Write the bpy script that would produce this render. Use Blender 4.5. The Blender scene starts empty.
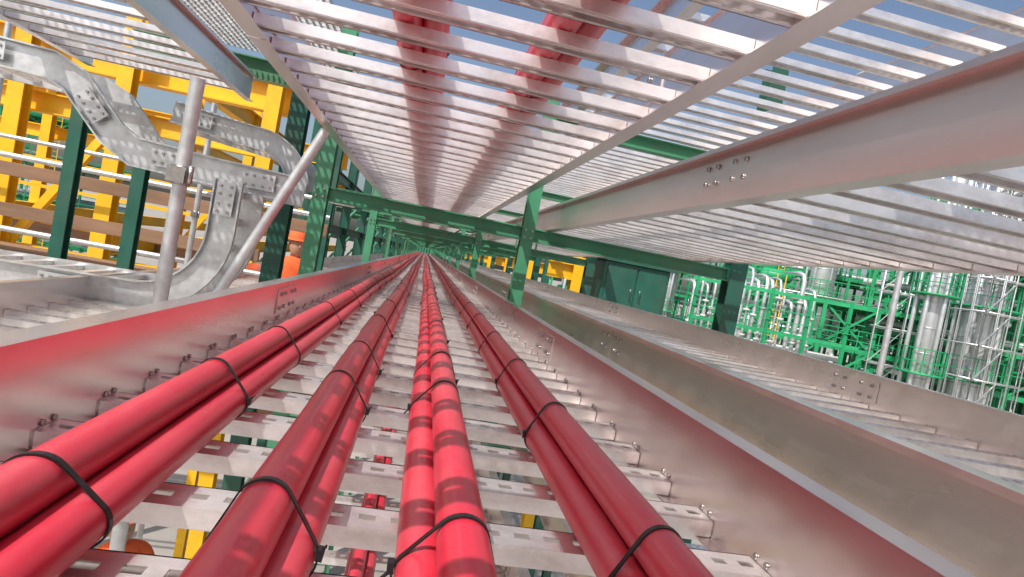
import bpy, math, random
from mathutils import Vector, Matrix
random.seed(7)
H = 8.0
scene = bpy.context.scene
scene.view_settings.view_transform = 'Standard'
scene.view_settings.look = 'None'
scene.view_settings.exposure = 0
COL = scene.collection

# ------------------------------------------------------------------ materials
def new_mat(name):
    m = bpy.data.materials.new(name); m.use_nodes = True
    nt = m.node_tree
    return m, nt, nt.nodes['Principled BSDF']

def surf(name, base, rough=0.5, metal=0.0, var=0.25, scale=6.0, stretch=(1,1,1), dirt=None, dirt_amt=0.4,
         bump=0.0, bump_scale=60.0, rvar=0.12, spec=0.5):
    m, nt, b = new_mat(name)
    N, L = nt.nodes, nt.links
    tc = N.new('ShaderNodeTexCoord'); mp = N.new('ShaderNodeMapping')
    mp.inputs['Scale'].default_value = stretch
    L.new(tc.outputs['Object'], mp.inputs['Vector'])
    n1 = N.new('ShaderNodeTexNoise'); n1.inputs['Scale'].default_value = scale; n1.inputs['Detail'].default_value = 5
    n1.inputs['Roughness'].default_value = 0.65
    L.new(mp.outputs[0], n1.inputs['Vector'])
    r = N.new('ShaderNodeValToRGB')
    c = Vector(base)
    lo = c * (1 - var); hi = c * (1 + var * 0.6)
    r.color_ramp.elements[0].position = 0.3; r.color_ramp.elements[0].color = (*lo, 1)
    r.color_ramp.elements[1].position = 0.7; r.color_ramp.elements[1].color = (min(hi[0],1), min(hi[1],1), min(hi[2],1), 1)
    L.new(n1.outputs['Fac'], r.inputs['Fac'])
    out = r.outputs['Color']
    if dirt is not None:
        n2 = N.new('ShaderNodeTexNoise'); n2.inputs['Scale'].default_value = scale * 0.45; n2.inputs['Detail'].default_value = 7
        n2.inputs['Roughness'].default_value = 0.75
        L.new(mp.outputs[0], n2.inputs['Vector'])
        r2 = N.new('ShaderNodeValToRGB')
        r2.color_ramp.elements[0].position = 0.46; r2.color_ramp.elements[0].color = (0,0,0,1)
        r2.color_ramp.elements[1].position = 0.72; r2.color_ramp.elements[1].color = (dirt_amt,)*3 + (1,)
        L.new(n2.outputs['Fac'], r2.inputs['Fac'])
        mx = N.new('ShaderNodeMix'); mx.data_type = 'RGBA'
        L.new(r2.outputs['Color'], mx.inputs[0]); L.new(out, mx.inputs[6]); mx.inputs[7].default_value = (*dirt, 1)
        out = mx.outputs[2]
    L.new(out, b.inputs['Base Color'])
    mr = N.new('ShaderNodeMapRange'); mr.inputs[3].default_value = max(rough - rvar, 0.05); mr.inputs[4].default_value = min(rough + rvar, 1)
    L.new(n1.outputs['Fac'], mr.inputs[0]); L.new(mr.outputs[0], b.inputs['Roughness'])
    b.inputs['Metallic'].default_value = metal
    b.inputs['Specular IOR Level'].default_value = spec
    if bump > 0:
        n3 = N.new('ShaderNodeTexNoise'); n3.inputs['Scale'].default_value = bump_scale; n3.inputs['Detail'].default_value = 3
        L.new(mp.outputs[0], n3.inputs['Vector'])
        bp = N.new('ShaderNodeBump'); bp.inputs['Strength'].default_value = bump; bp.inputs['Distance'].default_value = 0.002
        L.new(n3.outputs['Fac'], bp.inputs['Height']); L.new(bp.outputs[0], b.inputs['Normal'])
    return m

ALU = surf('aluminium_brushed', (0.86,0.79,0.775), 0.29, 0.97, 0.07, 5, (1,0.25,1), (0.50,0.38,0.34), 0.35, 0.06, 30, 0.07)  # base tinted warm pink to imitate the red cables' reflection
ALU_R = surf('aluminium_rung', (0.93,0.90,0.885), 0.32, 0.75, 0.12, 14, (0.6,1,1), (0.36,0.26,0.22), 0.55, 0.1, 70)
GALV = surf('galvanised_steel', (0.66,0.68,0.69), 0.40, 0.75, 0.18, 18, (1,1,1), (0.30,0.26,0.23), 0.35, 0.15, 50)
BOLT = surf('bolt_steel', (0.40,0.38,0.37), 0.35, 0.9, 0.2, 60)
RED = surf('cable_red_sheath', (0.60,0.022,0.052), 0.31, 0.0, 0.16, 5, (1,0.35,1), (0.62,0.20,0.22), 0.50, 0.12, 90, 0.10, 0.8)
BLACK = surf('tie_black_nylon', (0.012,0.012,0.013), 0.38, 0.0, 0.3, 50)
GREEN = surf('green_paint', (0.055,0.250,0.135), 0.38, 0.0, 0.18, 4, (1,1,1), (0.18,0.17,0.12), 0.45, 0.15, 60)
DGREEN = surf('dark_green_paint', (0.014,0.100,0.070), 0.42, 0.0, 0.25, 4, (1,1,1), (0.10,0.09,0.06), 0.4)
PGREEN = surf('plant_green_paint', (0.015,0.31,0.12), 0.5, 0.0, 0.35, 0.6)
YEL = surf('yellow_paint', (0.86,0.48,0.01), 0.42, 0.0, 0.10, 3, (1,1,1), (0.40,0.22,0.05), 0.4)
WOOD = surf('scaffold_board_wood', (0.26,0.15,0.09), 0.8, 0.0, 0.35, 6, (0.15,1,1), (0.12,0.08,0.05), 0.6)
SILVER = surf('insulation_cladding', (0.62,0.64,0.66), 0.38, 0.6, 0.2, 1.2)
WHITE = surf('white_paint', (0.62,0.63,0.62), 0.5, 0.0, 0.2, 1.0)
GREYC = surf('concrete', (0.32,0.30,0.275), 0.9, 0.0, 0.3, 0.3, (1,1,1), (0.18,0.16,0.13), 0.6)
ORANGE = surf('orange_fabric', (0.80,0.13,0.03), 0.8, 0.0, 0.2, 12)
SKIN = surf('skin', (0.45,0.26,0.18), 0.55, 0.0, 0.1, 20)

# ------------------------------------------------------------------ mesh builder
class MB:
    def __init__(s): s.v=[]; s.f=[]; s.sm=[]
    def box(s, a, b):
        x0,x1=sorted((a[0],b[0])); y0,y1=sorted((a[1],b[1])); z0,z1=sorted((a[2],b[2]))
        n=len(s.v)
        s.v += [(x0,y0,z0),(x1,y0,z0),(x1,y1,z0),(x0,y1,z0),(x0,y0,z1),(x1,y0,z1),(x1,y1,z1),(x0,y1,z1)]
        for q in ((3,2,1,0),(4,5,6,7),(0,1,5,4),(1,2,6,5),(2,3,7,6),(3,0,4,7)):
            s.f.append(tuple(n+i for i in q)); s.sm.append(False)
    def bar(s, p0, p1, w, h, up=(0,0,1)):
        p0=Vector(p0); p1=Vector(p1); d=(p1-p0).normalized(); u=Vector(up)
        if abs(d.dot(u))>0.99: u=Vector((0,1,0))
        sd=d.cross(u).normalized(); u=sd.cross(d).normalized()
        n=len(s.v)
        for p in (p0,p1):
            for a,b in ((-1,-1),(1,-1),(1,1),(-1,1)):
                s.v.append(tuple(p+sd*(a*w/2)+u*(b*h/2)))
        for q in ((0,1,2,3),(7,6,5,4),(1,0,4,5),(2,1,5,6),(3,2,6,7),(0,3,7,4)):
            s.f.append(tuple(n+i for i in q)); s.sm.append(False)
    def ibeam(s, p0, p1, w, h, t=0.012, up=(0,0,1)):
        p0=Vector(p0); p1=Vector(p1); d=(p1-p0).normalized(); u=Vector(up)
        if abs(d.dot(u))>0.99: u=Vector((0,1,0))
        sd=d.cross(u).normalized(); u=sd.cross(d).normalized()
        s.bar(p0+u*(h/2-t/2), p1+u*(h/2-t/2), w, t, up=u)
        s.bar(p0-u*(h/2-t/2), p1-u*(h/2-t/2), w, t, up=u)
        s.bar(p0, p1, t, h-2*t, up=u)
    def tube(s, pts, r, n=12, cap=True):
        pts=[Vector(p) for p in pts]; base=len(s.v); m=len(pts)
        ref=Vector((0,0,1))
        d0=(pts[1]-pts[0]).normalized()
        if abs(d0.z)>0.9: ref=Vector((0,1,0))
        for i,p in enumerate(pts):
            d=(pts[min(i+1,m-1)]-pts[max(i-1,0)]).normalized()
            a=d.cross(ref).normalized(); b=a.cross(d).normalized()
            rr = r[i] if isinstance(r,(list,tuple)) else r
            for k in range(n):
                t=2*math.pi*k/n
                s.v.append(tuple(p+a*math.cos(t)*rr+b*math.sin(t)*rr))
        for i in range(m-1):
            for k in range(n):
                k2=(k+1)%n
                s.f.append((base+i*n+k, base+i*n+k2, base+(i+1)*n+k2, base+(i+1)*n+k)); s.sm.append(True)
        if cap:
            s.f.append(tuple(base+k for k in range(n))[::-1]); s.sm.append(False)
            s.f.append(tuple(base+(m-1)*n+k for k in range(n))); s.sm.append(False)
    def quad(s, a,b,c,d):
        n=len(s.v); s.v += [tuple(a),tuple(b),tuple(c),tuple(d)]; s.f.append((n,n+1,n+2,n+3)); s.sm.append(False)
    def build(s, name, mat, parent=None, bevel=0):
        me=bpy.data.meshes.new(name); me.from_pydata(s.v,[],s.f)
        me.polygons.foreach_set('use_smooth', s.sm); me.update()
        o=bpy.data.objects.new(name, me); COL.objects.link(o); me.materials.append(mat)
        if parent: o.parent=parent
        if bevel>0:
            bm=o.modifiers.new('Bevel','BEVEL'); bm.width=bevel; bm.segments=2; bm.limit_method='ANGLE'
        return o

def empty(name):
    o=bpy.data.objects.new(name,None); COL.objects.link(o); return o

# ------------------------------------------------------------------ ladder cable tray along Y
def cable_tray(xl, xr, zb, y0, y1, h=0.15, pitch=0.15, solid=False, rung_z=0.012, rail_out=0.032, w=0.050, d=0.024):
    e=empty('cable_tray'); z=H+zb
    t=0.003
    for side,x in ((-1,xl),(1,xr)):
        mb=MB(); yy=y0
        while yy<y1-0.01:
            ye=min(yy+3.0,y1); jx=random.uniform(-0.0012,0.0012); jz=random.uniform(-0.001,0.001)
            a=x+jx; zz=z+jz
            mb.box((a, yy, zz+t),(a+side*t, ye-0.003, zz+h-t))
            mb.box((a-side*0.006, yy, zz+h-t),(a+side*rail_out, ye-0.003, zz+h))
            mb.box((a+side*(rail_out-t), yy, zz+h-0.012),(a+side*rail_out, ye-0.003, zz+h-t))
            mb.box((a-side*0.020, yy, zz),(a+side*0.026, ye-0.003, zz+t))
            yy+=3.0
        mb.build('side_rail', ALU, e)
        sp=MB(); bo=MB(); yy=y0+3.0
        while yy<min(y1,y0+20):
            sp.box((x-side*0.0045, yy-0.13, z+0.048),(x-side*0.0005, yy+0.13, z+0.128))
            for dy in (-0.10,-0.045,0.045,0.10):
                for dz in (0.066,0.110):
                    bo.tube([(x-side*0.0045,yy+dy,z+dz),(x-side*0.010,yy+dy,z+dz)],0.007,6)
                    bo.tube([(x+side*0.003,yy+dy,z+dz),(x+side*0.009,yy+dy,z+dz)],0.007,6)
            yy+=3.0
        if sp.v: sp.build('splice_plate', ALU, e); bo.build('splice_bolts', BOLT, e)
        rv=MB(); n=int(min(y1-y0,14)/pitch)
        for dy in (-0.012,0.012):
            rv.tube([(x,y0+0.075+dy,z+0.034),(x-side*0.003,y0+0.075+dy,z+0.034)],0.0045,6)
        o=rv.build('rung_rivets', BOLT, e)
        m=o.modifiers.new('Array','ARRAY'); m.use_relative_offset=False; m.use_constant_offset=True
        m.constant_offset_displace=(0,pitch,0); m.count=n
    zt=z+rung_z+d; yc=y0+0.075
    mb=MB(); x0=xl+0.002; x1=xr-0.002
    sl=0.019; sp_=0.036; sw=0.0065
    nx=int((x1-x0)/sp_); off=((x1-x0)-nx*sp_)/2
    def strip(P, a, b, sa, sb):
        mb.quad(P(x0,a),P(x1,a),P(x1,sa),P(x0,sa)); mb.quad(P(x0,sb),P(x1,sb),P(x1,b),P(x0,b))
        prev=x0
        for i in range(nx):
            c=x0+off+(i+0.5)*sp_
            mb.quad(P(prev,sa),P(c-sl/2,sa),P(c-sl/2,sb),P(prev,sb)); prev=c+sl/2
        mb.quad(P(prev,sa),P(x1,sa),P(x1,sb),P(prev,sb))
    strip(lambda x,t:(x,yc+t,zt), -w/2, w/2, -sw, sw)
    for s in (-1,1):
        ye=yc+s*w/2
        mb.quad((x0,ye,zt),(x1,ye,zt),(x1,ye,zt-d),(x0,ye,zt-d))
        mb.quad((x0,ye,zt-d),(x1,ye,zt-d),(x1,ye-s*0.010,zt-d),(x0,ye-s*0.010,zt-d))
    o=mb.build('rungs', ALU_R, e)
    if solid:
        sm=o.modifiers.new('Solid','SOLIDIFY'); sm.thickness=0.002; sm.offset=-1
    m=o.modifiers.new('Array','ARRAY'); m.use_relative_offset=False; m.use_constant_offset=True
    m.constant_offset_displace=(0,pitch,0); m.count=int((y1-y0)/pitch)
    return e

RZ=0.336
cable_tray(-0.425, 0.480, -RZ, -0.9, 56, solid=True, rung_z=0.006, w=0.052, d=0.022)
cable_tray(0.725, 1.72, -0.290, -0.9, 50)
cable_tray(-0.465, 0.470, 0.41, -1.5, 50, solid=True, pitch=0.16, w=0.046)
cable_tray(0.735, 1.72, 0.262, -1.5, 46)
cable_tray(0.735, 1.72, 0.975, -1.5, 40, pitch=0.16)
cable_tray(-0.425, 0.480, -1.10, -0.9, 30)
cable_tray(0.725, 1.72, -1.05, -0.9, 30)
cable_tray(-1.62, -0.72, -0.60, -0.5, 26)
cable_tray(-2.14, -1.235, 0.70, -1.5, 4.0, pitch=0.18)

# ------------------------------------------------------------------ cable bundles
R=0.0230
def wander(seed,y,a):
    return a*(math.sin(y*0.9+seed)+0.6*math.sin(y*2.1+seed*2.3)+0.4*math.sin(y*0.37+seed*5.1))
def bundle(cx, zfloor, y0, y1, seed, ties, tw0=0.0, ties_on=True, twist=0.10, R=R):
    e=empty('power_cable_bundle'); zf=H+zfloor
    def centre(y): return cx+wander(seed,y,0.0040)
    def rot(y): return tw0+twist*math.sin(y*0.55+seed)
    def offs(y):
        a0=rot(y); ps=[]
        rr=2*R/math.sqrt(3)*1.01
        for k in range(3):
            t=a0+math.pi/2+k*2*math.pi/3
            ps.append([rr*math.cos(t), rr*math.sin(t)])
        lo=min(p[1] for p in ps)
        for p in ps: p[1]+= -lo+R
        return ps
    ys=[]; y=y0
    while y<y1:
        ys.append(y); y+= 0.06 if y<6 else (0.3 if y<15 else 1.0)
    ys.append(y1)
    for k in range(3):
        pts=[]
        for y in ys:
            o=offs(y)[k]
            pts.append((centre(y)+o[0]+wander(seed*3+k,y*1.7,0.0011), y, zf+o[1]+0.0008*math.sin(y*4+k*2+seed)))
        mb=MB(); mb.tube(pts,R,28 if ties_on else 14); mb.build('cable', RED, e)
    if ties_on:
        mb=MB(); hb=MB()
        for ty in ties:
            ps=offs(ty); c=centre(ty)
            cand=[]
            for p in ps:
                for k in range(28):
                    t=2*math.pi*k/28
                    cand.append((c+p[0]+math.cos(t)*(R+0.0006), p[1]+math.sin(t)*(R+0.0006)))
            cand=sorted(set(cand))
            def half(it):
                h=[]
                for q in it:
                    while len(h)>1 and (h[-1][0]-h[-2][0])*(q[1]-h[-2][1])-(h[-1][1]-h[-2][1])*(q[0]-h[-2][0])<=1e-12: h.pop()
                    h.append(q)
                return h
            hull=half(cand)[:-1]+half(cand[::-1])[:-1]
            n=len(hull); cxm=sum(h[0] for h in hull)/n; czm=sum(h[1] for h in hull)/n
            sl=random.uniform(-0.20,0.20); slz=random.uniform(-0.15,0.25); w=0.0062/2; th=0.0018
            base=len(mb.v)
            for h in hull:
                dx=h[0]-cxm; dz=h[1]-czm; L=math.hypot(dx,dz)
                nx_,nz_=dx/L,dz/L
                yb=ty+sl*dx+slz*dz
                for (yo,ro) in ((-w,0),(w,0),(w,th),(-w,th)):
                    mb.v.append((h[0]+nx_*ro, yb+yo, zf+h[1]+nz_*ro))
            for i in range(n):
                j=(i+1)%n
                for a in range(4):
                    b=(a+1)%4
                    mb.f.append((base+i*4+a, base+i*4+b, base+j*4+b, base+j*4+a)); mb.sm.append(False)
            sgn=random.choice((-1,1))
            top=max(range(n), key=lambda i: hull[i][1]*0.2+sgn*(hull[i][0]-c))
            hx,hz=hull[top]; dx=hx-cxm; dz=hz-czm; L=math.hypot(dx,dz); yb=ty+sl*dx+slz*dz
            p=Vector((hx,yb,zf+hz)); nrm=Vector((dx/L,0,dz/L)); tan=Vector((-nrm.z,0,nrm.x))
            hb.bar(p-tan*0.005+nrm*0.003, p+tan*0.005+nrm*0.003, 0.010, 0.006, up=nrm)
            tl=random.uniform(0.002,0.008)
            hb.bar(p+nrm*0.004+tan*0.005, p+nrm*(0.004+tl)+tan*(0.005+tl), 0.005, 0.0015, up=nrm)
        mb.build('cable_tie', BLACK, e); hb.build('tie_head', BLACK, e)
    return e

def tie_list(first, start):
    t=list(first); y=start
    while y<22:
        t.append(y); y+=random.uniform(0.48,0.70)
    return t
FL=-RZ+0.006+0.022+0.001
bundle(-0.266, FL, -0.6, 55, 1.3, tie_list([0.10,0.52,0.93,1.30,1.92],2.5), 0.10)
bundle(-0.093, FL, -0.6, 55, 2.9, tie_list([0.12,0.52,0.99,1.31,1.85],2.4), 0.12)
bundle(0.079, FL, -0.6, 55, 4.4, tie_list([0.09,0.505,1.03,1.34,1.95],2.6), -0.06)
bundle(0.272, FL, -0.6, 55, 6.1, tie_list([0.14,0.54,1.01,1.43,1.93],2.5), 0.02)
for bx,sd in ((-0.105,1.1),(0.20,2.2)):
    bundle(bx, 0.41+0.012+0.024+0.001, -1.4, 48, sd, [0.3,0.9,1.6,2.3,3.1,4.0], 0.3, R=0.031)
for bx,sd in ((-0.25,3.3),(-0.02,4.7)):
    bundle(bx, -1.10+0.036+0.001, -0.6, 29, sd, [0.6,1.4,2.2], 0.3)

# ------------------------------------------------------------------ green support frames
def support_frame(y, first=False):
    e=empty('steel_support_frame')
    g=MB(); d=MB()
    g.ibeam((-0.66,y,H-6.0),(-0.66,y,H+1.25),0.085,0.085,0.009)
    g.ibeam((0.602,y,H-6.0),(0.602,y,H+1.05),0.078,0.078,0.009)
    d.ibeam((2.02,y,0.0),(2.02,y,H+1.6),0.11,0.11,0.010)
    g.ibeam((-0.62,y,H+0.218),(1.965,y,H+0.218),0.070,0.084,0.008)
    g.ibeam((0.645,y,H+0.928),(1.965,y,H+0.928),0.07,0.084,0.008)
    g.ibeam((-0.62,y,H-RZ-0.046),(0.56,y,H-RZ-0.046),0.07,0.084,0.008)
    g.ibeam((0.645,y,H-0.29-0.046),(1.965,y,H-0.29-0.046),0.07,0.084,0.008)
    g.ibeam((-0.62,y,H-1.10-0.06),(1.965,y,H-1.10-0.06),0.07,0.084,0.008)
    if not first:
        g.ibeam((-0.62,y,H+0.364),(0.56,y,H+0.364),0.07,0.084,0.008)
        g.ibeam((-2.3,y,H-0.646),(-0.72,y,H-0.646),0.07,0.084,0.008)
    for x in (-0.60,0.54,0.665):
        g.box((x-0.004,y-0.06,H+0.12),(x+0.004,y-0.04,H+0.17))
    g.build('green_members', GREEN, e); d.build('outer_column', DGREEN, e)
    b=MB()
    for x in (-0.66,0.602):
        for dz in (0.195,0.24):
            b.tube([(x-0.02,y-0.045,H+dz),(x-0.02,y-0.056,H+dz)],0.008,6)
            b.tube([(x+0.02,y-0.045,H+dz),(x+0.02,y-0.056,H+dz)],0.008,6)
    b.build('frame_bolts', BOLT, e)
yy=3.72; i=0
while yy<55:
    support_frame(yy, i==0); yy+=3.5; i+=1

e=empty('pipe_rack_steelwork'); mb=MB()
for x in (-2.6,-1.75):
    y=9.5
    while y<48:
        mb.ibeam((x,y,0),(x,y,H+2.6),0.16,0.16,0.012); y+=3.5
    for z in (0.05,1.0,2.4):
        mb.ibeam((x,9.5,H+z),(x,48,H+z),0.12,0.16,0.012)
for x in (2.9,):
    y=14.0
    while y<50:
        mb.ibeam((x,y,0),(x,y,H+1.4),0.16,0.16,0.012); y+=7
mb.build('green_members', DGREEN, e)
mb=MB(); y=9.6
while y<48:
    mb.ibeam((-2.5,y,H+0.62),(-0.7,y,H+0.62),0.1,0.12,0.01)
    mb.bar((-2.6,y,H-0.9),(-1.75,y+3,H+0.9),0.05,0.05)
    y+=3.5
mb.build('cross_members', GREEN, e)

e=empty('dark_end_block'); mb=MB(); mb.box((-6,58,0),(6,63,H+1.9)); mb.build('block_body', DGREEN, e)  # made-up dark block, added to close the bright gap where the trays end
mb=MB()
for k in range(48): mb.box((-6+k*0.25,57.93,0),(-5.9+k*0.25,57.995,H+1.8))
mb.box((-6.3,57.6,H+1.905),(6.3,63.3,H+2.05)); mb.build('block_ribs_and_cap', GREEN, e)

e=empty('green_electrical_cabinet'); mb=MB()
mb.box((2.14,7.0,H-0.42),(2.98,7.9,H+0.30)); mb.build('body', DGREEN, e, 0.01)
mb=MB(); mb.box((2.18,6.985,H-0.37),(2.55,6.998,H+0.26)); mb.box((2.57,6.985,H-0.37),(2.94,6.998,H+0.26))
mb.box((2.10,6.95,H+0.303),(3.02,7.95,H+0.33)); mb.ibeam((2.3,7.4,0),(2.3,7.4,H-0.42),0.1,0.1); mb.ibeam((2.85,7.4,0),(2.85,7.4,H-0.42),0.1,0.1)
mb.build('doors_and_stand', DGREEN, e)
mb=MB()
for x in (2.50,2.62): mb.tube([(x,6.97,H-0.10),(x,6.95,H-0.10),(x,6.95,H+0.0),(x,6.97,H+0.0)],0.008,6)
mb.build('handles', BOLT, e)

# ------------------------------------------------------------------ scaffold poles
def pole(p0,p1,r=0.0242,coup=()):
    e=empty('scaffold_pole'); mb=MB()
    P0=Vector((p0[0],p0[1],H+p0[2])); P1=Vector((p1[0],p1[1],H+p1[2]))
    mb.tube([P0,P0.lerp(P1,0.5),P1],r,18,cap=False)
    mb.tube([P0,P0.lerp(P1,0.5),P1],r-0.0035,18,cap=False)
    mb.build('tube', GALV, e)
    if coup:
        cb=MB(); d=(P1-P0).normalized()
        for t in coup:
            c=P0.lerp(P1,t)
            cb.tube([c-d*0.028,c+d*0.028],r+0.006,14)
            cb.bar(c+Vector((0,-0.045,0)),c+Vector((0,-0.02,0)),0.05,0.045)
            cb.tube([c+Vector((0.035,-0.03,-0.02)),c+Vector((0.035,-0.03,0.03))],0.008,6)
        cb.build('coupler', BOLT, e)
    return e
pole((-0.735,1.9,-2.5),(-0.735,1.9,0.365),r=0.0205,coup=(0.90,))
pole((-0.80,2.5,-0.42),(-0.470,2.5,0.39),r=0.0205)
pole((-2.95,3.6,-2.0),(-2.95,3.6,0.62),coup=(0.8,))
pole((-3.4,5.2,-2.5),(-3.4,5.2,1.2)); pole((-1.5,6.6,-2.0),(-1.5,6.6,1.0)); pole((-2.0,5.6,-3),(-2.0,5.6,0.9),coup=(0.75,))
pole((-6.0,5.7,0.12),(-0.9,5.7,0.12)); pole((-6.0,5.7,-0.5),(-1.4,5.7,-0.5)); pole((-6.0,7.3,0.35),(-0.9,7.3,0.35))
pole((3.38,3.9,-4.0),(3.38,3.9,0.9),r=0.022,coup=(0.75,))

for x,y,w,z1 in ((-2.70,5.0,0.09,0.75),(-2.22,5.0,0.09,0.42),(-1.03,4.45,0.12,1.3),(-1.35,8.2,0.14,1.2)):
    e=empty('steel_column'); mb=MB(); mb.ibeam((x,y,0),(x,y,H+z1),w,w,0.01); mb.box((x-w*0.8,y-w*0.8,H+z1),(x+w*0.8,y+w*0.8,H+z1+0.012)); mb.build('green_column', DGREEN, e)

def board(p0,p1,w,t):
    mb=MB(); a=Vector((p0[0],p0[1],H+p0[2])); b=Vector((p1[0],p1[1],H+p1[2])); mb.bar(a,b,w,t)
    return mb.build('scaffold_board', WOOD, None, 0.003)
board((-7,6.0,0.02),(-0.95,6.0,0.0),0.04,0.12)
board((-7,6.1,-0.36),(-1.55,6.1,-0.36),0.05,0.12)
board((-7,6.4,-0.75),(-1.8,6.4,-0.75),0.24,0.04); board((-7,6.68,-0.75),(-1.8,6.68,-0.75),0.24,0.04)
board((-7,9.2,-0.75),(-1.8,9.2,-0.75),0.05,0.2)

# ------------------------------------------------------------------ yellow structure
e=empty('yellow_steel_structure'); mb=MB()
for yb in (8.0,13.0):
    mb.ibeam((-12,yb,H+1.50),(-1.9,yb,H+1.50),0.2,0.36,0.02)
    mb.ibeam((-12,yb,H+0.86),(-1.9,yb,H+0.86),0.16,0.24,0.016)
    mb.ibeam((-12,yb,H-0.95),(-1.9,yb,H-0.95),0.16,0.22,0.016)
    for x in (-11,-7.4,-4.85,-3.75,-2.1):
        mb.ibeam((x,yb-0.25,0),(x,yb-0.25,H+2.1),0.17,0.17,0.016,up=(0,0,1))
    for x in (-4.85,):
        mb.bar((x,yb-0.1,H-0.9),(x+1.0,yb-0.1,H+0.8),0.09,0.09)
for x in (-7.4,-3.75):
    mb.ibeam((x,7.9,H+1.83),(x,30,H+1.83),0.2,0.3,0.018)
    mb.ibeam((x,7.9,H-0.65),(x,30,H-0.65),0.16,0.25,0.018)
for z in (0.25,-0.15): mb.bar((-12,10,H+z),(-2,10,H+z),0.05,0.05)
mb.build('yellow_members', YEL, e)
e=empty('yellow_steel_structure'); mb=MB()
for y in (9.6,14.2,18.0,23,30):
    mb.ibeam((2.5,y,0),(2.5,y,H+0.5),0.2,0.2,0.016); mb.ibeam((2.0,y,H+0.10),(2.9,y,H+0.10),0.16,0.26,0.016)
mb.build('yellow_members', YEL, e)
e=empty('yellow_handrail'); mb=MB()
mb.tube([(-4.5,2.6,H-0.46),(-1.72,2.6,H-0.46)],0.02,10); mb.tube([(-4.5,2.6,H-0.9),(-1.72,2.6,H-0.9)],0.02,10)
for x in (-4.2,-3.0,-1.74): mb.tube([(x,2.6,H-1.5),(x,2.6,H-0.45)],0.02,10)
mb.build('rails', YEL, e)

# ------------------------------------------------------------------ workers in orange coveralls
def worker(x,y,z0,rz=0.5):
    e=empty('construction_worker')
    J=[((0,0,0.95),0.145),((0,0,1.12),0.135),((0,0,1.32),0.155),((0,0,1.45),0.10),((0,0,1.53),0.058),
       ((0.19,0,1.42),0.068),((0.27,-0.05,1.16),0.052),((0.16,-0.26,1.10),0.040),
       ((-0.19,0,1.42),0.068),((-0.26,-0.03,1.16),0.052),((-0.22,-0.20,0.98),0.040),
       ((0.10,0,0.88),0.095),((0.12,-0.03,0.50),0.070),((0.12,0.02,0.10),0.052),((0.12,-0.13,0.05),0.045),
       ((-0.10,0,0.88),0.095),((-0.13,0.02,0.50),0.070),((-0.14,0.06,0.10),0.052),((-0.14,-0.09,0.05),0.045)]
    E=[(0,1),(1,2),(2,3),(3,4),(3,5),(5,6),(6,7),(3,8),(8,9),(9,10),(0,11),(11,12),(12,13),(13,14),(0,15),(15,16),(16,17),(17,18)]
    me=bpy.data.meshes.new('coveralls'); me.from_pydata([j[0] for j in J],E,[]); me.materials.append(ORANGE)
    o=bpy.data.objects.new('coveralls',me); COL.objects.link(o); o.parent=e
    sk=o.modifiers.new('Skin','SKIN'); sk.use_smooth_shade=True
    for i,j in enumerate(J): me.skin_vertices[0].data[i].radius=(j[1],j[1])
    me.skin_vertices[0].data[0].use_root=True
    s=o.modifiers.new('Sub','SUBSURF'); s.levels=2; s.render_levels=2
    hd=MB(); hd.tube([(0,-0.01,1.53),(0,-0.015,1.57),(0,-0.02,1.61),(0,-0.01,1.68),(0,0,1.74),(0,0.005,1.78)],[0.045,0.062,0.078,0.085,0.075,0.03],16)
    hd.tube([(0,-0.095,1.655),(0,-0.12,1.635),(0,-0.095,1.63)],[0.010,0.014,0.008],8)
    for s_ in (-1,1):
        hd.tube([(s_*0.08,0,1.66),(s_*0.095,0.005,1.66)],0.022,8)
        q=(0.16,-0.26,1.10) if s_>0 else (-0.22,-0.20,0.98)
        for f in range(4): hd.tube([(q[0]+(f-1.5)*0.018,q[1]-0.02,q[2]-0.01),(q[0]+(f-1.5)*0.019,q[1]-0.08,q[2]-0.03),(q[0]+(f-1.5)*0.018,q[1]-0.10,q[2]-0.06)],0.009,6)
        hd.tube([(q[0]-s_*0.03,q[1]-0.01,q[2]),(q[0]-s_*0.05,q[1]-0.05,q[2]+0.01)],0.010,6)
    hd.build('head_and_hands', SKIN, e)
    hm=MB(); hm.tube([(0,0,1.70),(0,0,1.702),(0,0,1.73),(0,0,1.79),(0,0,1.825),(0,0,1.84)],[0.125,0.108,0.108,0.092,0.055,0.01],18)
    hm.build('hard_hat', ORANGE, e)
    e.location=(x,y,z0); e.rotation_euler=(0,0,rz)
worker(-1.34,6.7,H-1.86)
mb=MB(); mb.box((-2.2,6.2,H-1.91),(-0.75,7.4,H-1.86)); mb.build('work_platform', WOOD)
worker(-1.72,4.45,H-3.95,0.9)
mb=MB(); mb.box((-2.8,3.8,H-4.0),(-0.9,5.3,H-3.95)); mb.build('work_platform', WOOD)

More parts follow.
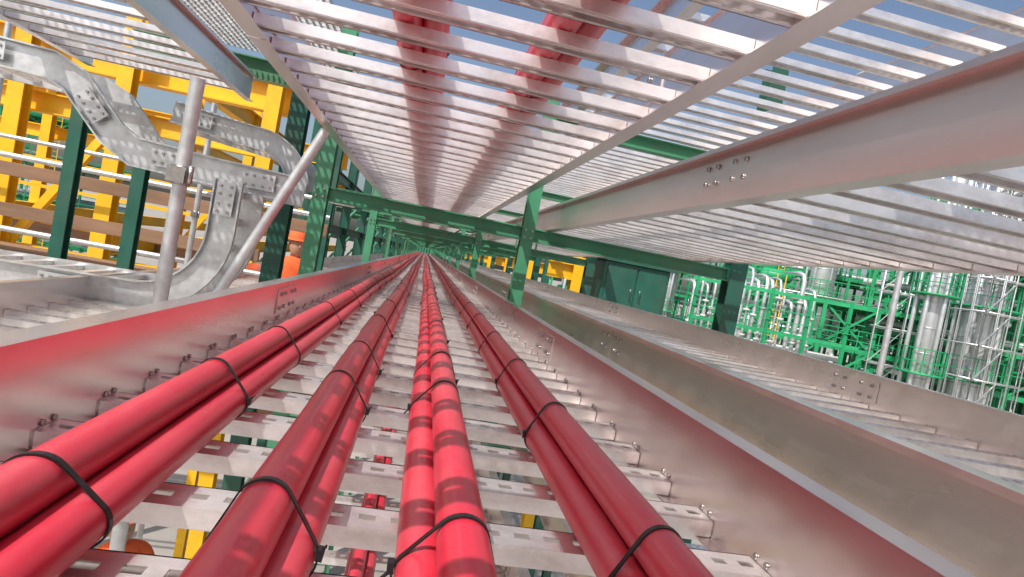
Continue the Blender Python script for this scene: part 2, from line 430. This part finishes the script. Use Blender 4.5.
# ------------------------------------------------------------------ swept trays (vertical bends) on the left
def swept_tray(path, y0, width, h=0.13, step=0.16):
    e=empty('cable_tray_elbow'); P=[Vector((p[0],0,H+p[1])) for p in path]; n=len(P)
    nm=[]
    for i in range(n):
        d=(P[min(i+1,n-1)]-P[max(i-1,0)]).normalized(); nn=Vector((-d.z,0,d.x))
        if 0<i<n-1:
            d1=(P[i]-P[i-1]).normalized(); c=max(d1.dot(d),0.5); nn=nn/c
        nm.append(nn)
    mb=MB()
    for yr,s in ((y0,-1),(y0+width,1)):
        for i in range(n-1):
            a,b=P[i],P[i+1]; na,nb=nm[i]*h/2,nm[i+1]*h/2
            for yo in (0,s*0.003):
                o=Vector((0,yr+yo,0)); mb.quad(a-na+o,b-nb+o,b+nb+o,a+na+o)
            for sg in (-1,1):
                o0=Vector((0,yr,0)); o1=Vector((0,yr+s*0.03,0))
                mb.quad(a+na*sg+o0,b+nb*sg+o0,b+nb*sg+o1,a+na*sg+o1)
                mb.quad(a+na*sg+o1,b+nb*sg+o1,b+nb*sg*0.88+o1,a+na*sg*0.88+o1)
    mb.build('side_rails', GALV, e)
    rb=MB(); dist=0.05
    acc=0
    for i in range(n-1):
        seg=(P[i+1]-P[i]); L=seg.length
        while dist<acc+L:
            t=(dist-acc)/L; c=P[i].lerp(P[i+1],t); nn=nm[i].lerp(nm[i+1],t).normalized()
            c=c-nn*(h*0.32)
            rb.bar(c+Vector((0,y0,0)),c+Vector((0,y0+width,0)),0.045,0.022,up=nn)
            dist+=step
        acc+=L
    rb.build('rungs', ALU_R, e)
    return e
def joint_plates(parent, path_pts, yf, h=0.09):
    sp=MB(); bo=MB()
    for (x,z,ang) in path_pts:
        d=Vector((math.cos(ang),0,math.sin(ang))); c=Vector((x,yf-0.006,H+z)); nn=Vector((-d.z,0,d.x))
        sp.bar(c-d*0.085,c+d*0.085,0.006,h,up=nn)
        for a in (-0.065,-0.025,0.025,0.065):
            for b in (-0.025,0.025):
                p=c+d*a+nn*b; bo.tube([p+Vector((0,-0.003,0)),p+Vector((0,-0.011,0))],0.0075,6)
    sp.build('splice_plate', GALV, parent); bo.build('bolts', BOLT, parent)
def arc(cx,cz,r,a0,a1,n=10):
    return [(cx+r*math.cos(math.radians(a0+(a1-a0)*k/n)), cz+r*math.sin(math.radians(a0+(a1-a0)*k/n))) for k in range(n+1)]
t=swept_tray([(-4.2,0.60),(-2.45,0.59),(-2.05,0.575),(-1.93,0.52),(-1.72,0.29),(-1.60,0.22),(-1.2,0.20),(-0.80,0.19)],3.5,0.45,0.15)
joint_plates(t,[(-2.35,0.588,0),(-1.83,0.41,-0.83),(-1.42,0.212,0),(-0.95,0.195,0)],3.5-0.03)
t=swept_tray([(-1.72,0.56),(-1.5,0.535),(-1.18,0.505)]+arc(-1.18,0.215,0.29,88,8,8),4.15,0.45,0.14)
joint_plates(t,[(-1.55,0.54,-0.07)],4.15-0.03)
t=swept_tray([(-1.04,0.16)]+arc(-1.42,-0.12,0.38,0,-90,10)+[(-1.8,-0.505),(-4.2,-0.56)],3.3,0.40,0.14)
joint_plates(t,[(-1.042,0.06,1.57),(-1.75,-0.505,0)],3.3-0.03)
e=empty('steel_grating'); mb=MB()
for k in range(44): 
    y=2.45+k*0.055; mb.box((-2.2,y,H+1.22),(-0.75,y+0.006,H+1.25))
for k in range(36):
    x=-2.2+k*0.0414; mb.box((x,2.43,H+1.223),(x+0.006,4.86,H+1.247))
mb.build('grating_bars', GALV, e)
mb=MB(); mb.ibeam((-2.4,4.95,H+1.12),(-0.7,4.95,H+1.12),0.1,0.16,0.01); mb.build('edge_beam', GREEN, e)

# ------------------------------------------------------------------ process plant
def plant_module(x,y,nx,ny,nz,bx,by,bz,mat,name='process_steel_structure',seed=0,z0=0,rot=0.0,scaf=0.0):
    rnd=random.Random(seed); e=empty(name); g=MB(); p=MB(); r=MB(); w=MB(); ye=MB()
    for i in range(nx+1):
        for j in range(ny+1):
            g.bar((i*bx,j*by,z0),(i*bx,j*by,z0+nz*bz),0.2,0.2)
    for k in range(1,nz+1):
        z=z0+k*bz
        for j in range(ny+1): g.bar((0,j*by,z),(nx*bx,j*by,z),0.14,0.24)
        for i in range(nx+1): g.bar((i*bx,0,z),(i*bx,ny*by,z),0.14,0.2)
        for i in range(nx*3): g.bar((i*bx/3,0,z-0.08),(i*bx/3,ny*by,z-0.08),0.08,0.12)
        if rnd.random()<0.75:
            a=rnd.randint(0,nx-1); b=rnd.randint(a+1,nx); g.box((a*bx,0.05,z+0.125),(b*bx,ny*by-0.05,z+0.15))
        for hz in (0.55,1.1):
            r.bar((0,-0.3,z+hz),(nx*bx,-0.3,z+hz),0.05,0.05); r.bar((-0.3,0,z+hz),(-0.3,ny*by,z+hz),0.05,0.05)
        for i in range(int(nx*bx/1.0)): r.bar((i*1.0,-0.3,z),(i*1.0,-0.3,z+1.1),0.045,0.045)
        for i in range(int(ny*by/1.2)): r.bar((-0.3,i*1.2,z),(-0.3,i*1.2,z+1.1),0.04,0.04)
        for q in range(rnd.randint(1,4)):
            rr=rnd.choice((0.05,0.08,0.12,0.18)); jy=rnd.uniform(0,ny*by)
            (p if rnd.random()<0.7 else w).tube([(-0.5,jy,z+0.35+rr),(nx*bx+0.5,jy,z+0.35+rr)],rr,8)
        for q in range(rnd.randint(1,2)):
            rr=rnd.choice((0.06,0.1,0.14)); jx=rnd.uniform(0,nx*bx)
            p.tube([(jx,-0.6,z-0.5-rr),(jx,ny*by+0.6,z-0.5-rr)],rr,8)
        ex=rnd.uniform(0.5,nx*bx-1.5); ey=rnd.uniform(0.3,ny*by*0.6); rr=rnd.uniform(0.25,0.45)
        if rnd.random()<0.5: 
            w.tube([(ex,ey,z+0.3),(ex,ey,z+0.4),(ex,ey,z+bz*0.6),(ex,ey,z+bz*0.66)],[rr*0.6,rr,rr,rr*0.5],12)
        else:
            g.tube([(ex,ey,z+1.0),(ex+0.15,ey,z+1.0),(ex+1.6,ey,z+1.0),(ex+1.75,ey,z+1.0)],[rr*0.5,rr,rr,rr*0.5],12)
    for k in range(nz):
        for i in range(nx):
            if rnd.random()<0.55:
                z=z0+k*bz
                g.bar((i*bx,-0.05,z),((i+1)*bx,-0.05,z+bz),0.11,0.11)
                if rnd.random()<0.5: g.bar(((i+1)*bx,0.1,z),(i*bx,0.1,z+bz),0.11,0.11)
        for j in range(ny):
            if rnd.random()<0.5:
                z=z0+k*bz; g.bar((-0.05,j*by,z),(-0.05,(j+1)*by,z+bz),0.1,0.1)
    for q in range(nx*4):
        rr=rnd.choice((0.05,0.07,0.1,0.16)); px=rnd.uniform(-0.3,nx*bx+0.3); py=rnd.uniform(-0.7,ny*by)
        zt=z0+rnd.uniform(0.5,1.0)*nz*bz
        t=rnd.choice((p,p,w,g))
        t.tube([(px,py,z0),(px,py,zt-0.4),(px,py+0.12,zt-0.12),(px,py+0.4,zt),(px,py+1.4,zt)],rr,8)
        for c in range(2):
            zc=rnd.uniform(z0+1,zt-0.6); t.tube([(px,py,zc-0.06),(px,py,zc+0.06)],rr*1.7,8)
    if scaf>0:
        L=nx*bx; nn=int(L*scaf/1.3); x0=rnd.uniform(0,L*(1-scaf))
        for i in range(nn+1):
            for yy_ in (-0.9,-1.8): p.tube([(x0+i*1.3,yy_,z0),(x0+i*1.3,yy_,z0+nz*bz+1)],0.04,5)
        z=z0+1
        while z<z0+nz*bz+1:
            for yy_ in (-0.9,-1.8): p.tube([(x0-0.2,yy_,z),(x0+nn*1.3+0.2,yy_,z)],0.035,5)
            w.box((x0,-1.75,z-0.1),(x0+nn*1.3,-0.95,z-0.05)); 
            for i in range(0,nn,2): p.bar((x0+i*1.3,-1.84,z-1.9),(x0+(i+1)*1.3,-1.84,z),0.04,0.04)
            z+=1.9
    lx=rnd.uniform(0.5,nx*bx-0.8)
    for s in (0,0.45): ye.bar((lx+s,-0.5,z0),(lx+s,-0.5,z0+nz*bz+1),0.05,0.05)
    zz=z0
    while zz<z0+nz*bz: ye.bar((lx,-0.5,zz),(lx+0.45,-0.5,zz),0.03,0.03); zz+=0.35
    g.build('steel_frame', mat, e); p.build('silver_pipes', SILVER, e); r.build('handrails', mat, e)
    w.build('white_pipework', WHITE, e); ye.build('ladder', YEL, e)
    e.location=(x,y,0); e.rotation_euler=(0,0,rot)
    return e
plant_module(17,32,4,3,4,2.6,2.6,2.35,PGREEN,seed=3,rot=-0.45)
plant_module(24.5,30,5,3,7,2.2,2.3,2.1,PGREEN,seed=5,rot=-0.65,scaf=0.3)
plant_module(32.0,23.0,5,3,7,2.3,2.3,2.2,PGREEN,seed=9,rot=-0.9,scaf=0.4)
plant_module(25,46,7,3,6,2.8,2.8,2.4,PGREEN,seed=12,rot=-0.4,scaf=0.3)
plant_module(44,38,8,3,9,2.6,2.6,2.4,PGREEN,seed=15,rot=-0.8,scaf=0.4)
plant_module(14,64,7,3,5,3,3,2.8,PGREEN,seed=16,rot=-0.1)
plant_module(-40,40,5,3,4,4,4,3.0,PGREEN,seed=17,rot=0.4)

def column_tower(x,y,r,h,seed=1,scaf=False):
    rnd=random.Random(seed); e=empty('distillation_column'); s=MB(); g=MB(); w=MB()
    s.tube([(x,y,0),(x,y,h*0.55),(x,y,h*0.57),(x,y,h),(x,y,h+r*0.5),(x,y,h+r*0.8)],[r*1.08,r*1.08,r,r,r*0.75,r*0.2],28)
    for k in range(int(h/1.1)): s.tube([(x,y,k*1.1),(x,y,k*1.1+0.04)],r*1.09+0.015,28)
    for k in range(1,int(h/3.4)):
        z=k*3.4; q=r+0.55
        g.tube([(x,y,z),(x,y,z+0.08)],q+0.02,20)
        for a in range(14):
            t=2*math.pi*a/14; cx,cy=x+q*math.cos(t),y+q*math.sin(t)
            t2=2*math.pi*(a+1)/14; dx,dy=x+q*math.cos(t2),y+q*math.sin(t2)
            g.bar((cx,cy,z),(cx,cy,z+1.1),0.04,0.04)
            for hz in (0.55,1.1): g.bar((cx,cy,z+hz),(dx,dy,z+hz),0.04,0.04)
    for a in (2.6,3.6,4.6):
        px,py=x+(r+0.3)*math.cos(a),y+(r+0.3)*math.sin(a)
        s.tube([(px,py,0),(px,py,h*0.92)],0.09,10)
    if scaf:
        q=r+0.8
        for i in range(6):
            for j in (0,1):
                px=x-q+2*q*i/5
                w.tube([(px,y-q+j*0.7,0),(px,y-q+j*0.7,h*0.95)],0.03,6)
                w.tube([(x-q+j*0.7,y-q+2*q*i/5,0),(x-q+j*0.7,y-q+2*q*i/5,h*0.95)],0.03,6)
        z=1.0
        while z<h*0.95:
            for j in (0,0.7):
                w.tube([(x-q,y-q+j,z),(x+q,y-q+j,z)],0.03,6); w.tube([(x-q+j,y-q,z),(x-q+j,y+q,z)],0.03,6)
            w.box((x-q,y-q+0.1,z-0.06),(x+q,y-q+0.6,z)); z+=1.5
            w.bar((x-q,y-q-0.06,z-1.5),(x-q+2*q/2.5,y-q-0.06,z),0.04,0.04)
    s.build('shell', SILVER, e); g.build('platforms', PGREEN, e)
    if w.v: w.build('scaffolding', GALV, e)
column_tower(21.6,22.8,0.34,20,1); column_tower(25.6,24.2,0.75,20,2,True)
column_tower(28.5,40,0.8,26,5); column_tower(41,33.5,0.9,24,6,True); column_tower(20,47,0.6,19,7); column_tower(13,40,0.4,14,8)

e=empty('pipe_manifold'); mb=MB(); w=MB(); rr_=random.Random(4)
for k in range(18):
    x=13.6+k*0.30+rr_.uniform(-0.06,0.06); y=28.6-k*0.126; zt=9.0+rr_.uniform(-0.5,1.2)
    mb.tube([(x,y,0),(x,y,zt),(x,y+0.12,zt+0.3),(x,y+0.5,zt+0.4),(x,y+2,zt+0.4)],rr_.choice((0.06,0.09,0.11)),10)
    for q in range(3):
        zc=rr_.uniform(5.8,zt-0.4); w.tube([(x,y,zc),(x,y,zc+0.10)],0.16,8)
w.tube([(13.2,28.9,6.6),(20.3,25.9,6.6)],0.14,12); mb.tube([(13.2,28.4,5.6),(20.3,25.4,5.6)],0.2,12)
mb.build('risers', SILVER, e); w.build('flanges_and_header', WHITE, e)
g=MB()
for k in range(5):
    x=13.4+k*1.6; y=28.0-k*0.67; g.bar((x,y,0),(x,y,9.4),0.14,0.14)
for z in (5.2,7.3,9.2): g.bar((13.2,28.1,z),(20.4,25.1,z),0.12,0.16)
for z in (7.9,8.4): g.bar((13.2,27.95,z),(20.4,24.95,z),0.04,0.04)
g.build('support_steel', PGREEN, e)

mb=MB(); mb.quad((-900,-900,0),(900,-900,0),(900,900,0),(-900,900,0)); mb.build('ground', GREYC)

# ------------------------------------------------------------------ camera
Xw=Vector((0.9712,0.1826,0.1523)); Yw=Vector((-0.143,-0.0634,0.9877)); Zw=Vector((0.190,-0.981,-0.0354))
right=Vector((Xw.x,Yw.x,Zw.x)).normalized(); fwd=Vector((Xw.z,Yw.z,Zw.z)); fwd=(fwd-right*fwd.dot(right)).normalized()
up=right.cross(fwd)
M=Matrix(((right.x,up.x,-fwd.x,0),(right.y,up.y,-fwd.y,0),(right.z,up.z,-fwd.z,H),(0,0,0,1)))
cam=bpy.data.cameras.new('camera'); co=bpy.data.objects.new('camera',cam); COL.objects.link(co); co.matrix_world=M
cam.sensor_width=36; cam.lens=36*600/1024; cam.clip_start=0.01; cam.clip_end=3000
scene.camera=co

# ------------------------------------------------------------------ light
S=Vector((-0.40,-0.50,0.84)).normalized()
sun=bpy.data.lights.new('sun','SUN'); sun.energy=5.0; sun.angle=math.radians(0.5); sun.color=(1.0,0.95,0.88)
so=bpy.data.objects.new('sun',sun); COL.objects.link(so); so.rotation_euler=S.to_track_quat('Z','Y').to_euler()
wd=bpy.data.worlds.new('World'); scene.world=wd; wd.use_nodes=True; nt=wd.node_tree
bg=nt.nodes['Background']; sk=nt.nodes.new('ShaderNodeTexSky'); sk.sky_type='NISHITA'; sk.sun_disc=False
sk.sun_elevation=math.asin(S.z); sk.sun_rotation=math.atan2(S.x,S.y); sk.air_density=1.0; sk.dust_density=4.0; sk.ozone_density=1.0
nt.links.new(sk.outputs[0],bg.inputs['Color']); bg.inputs['Strength'].default_value=0.15
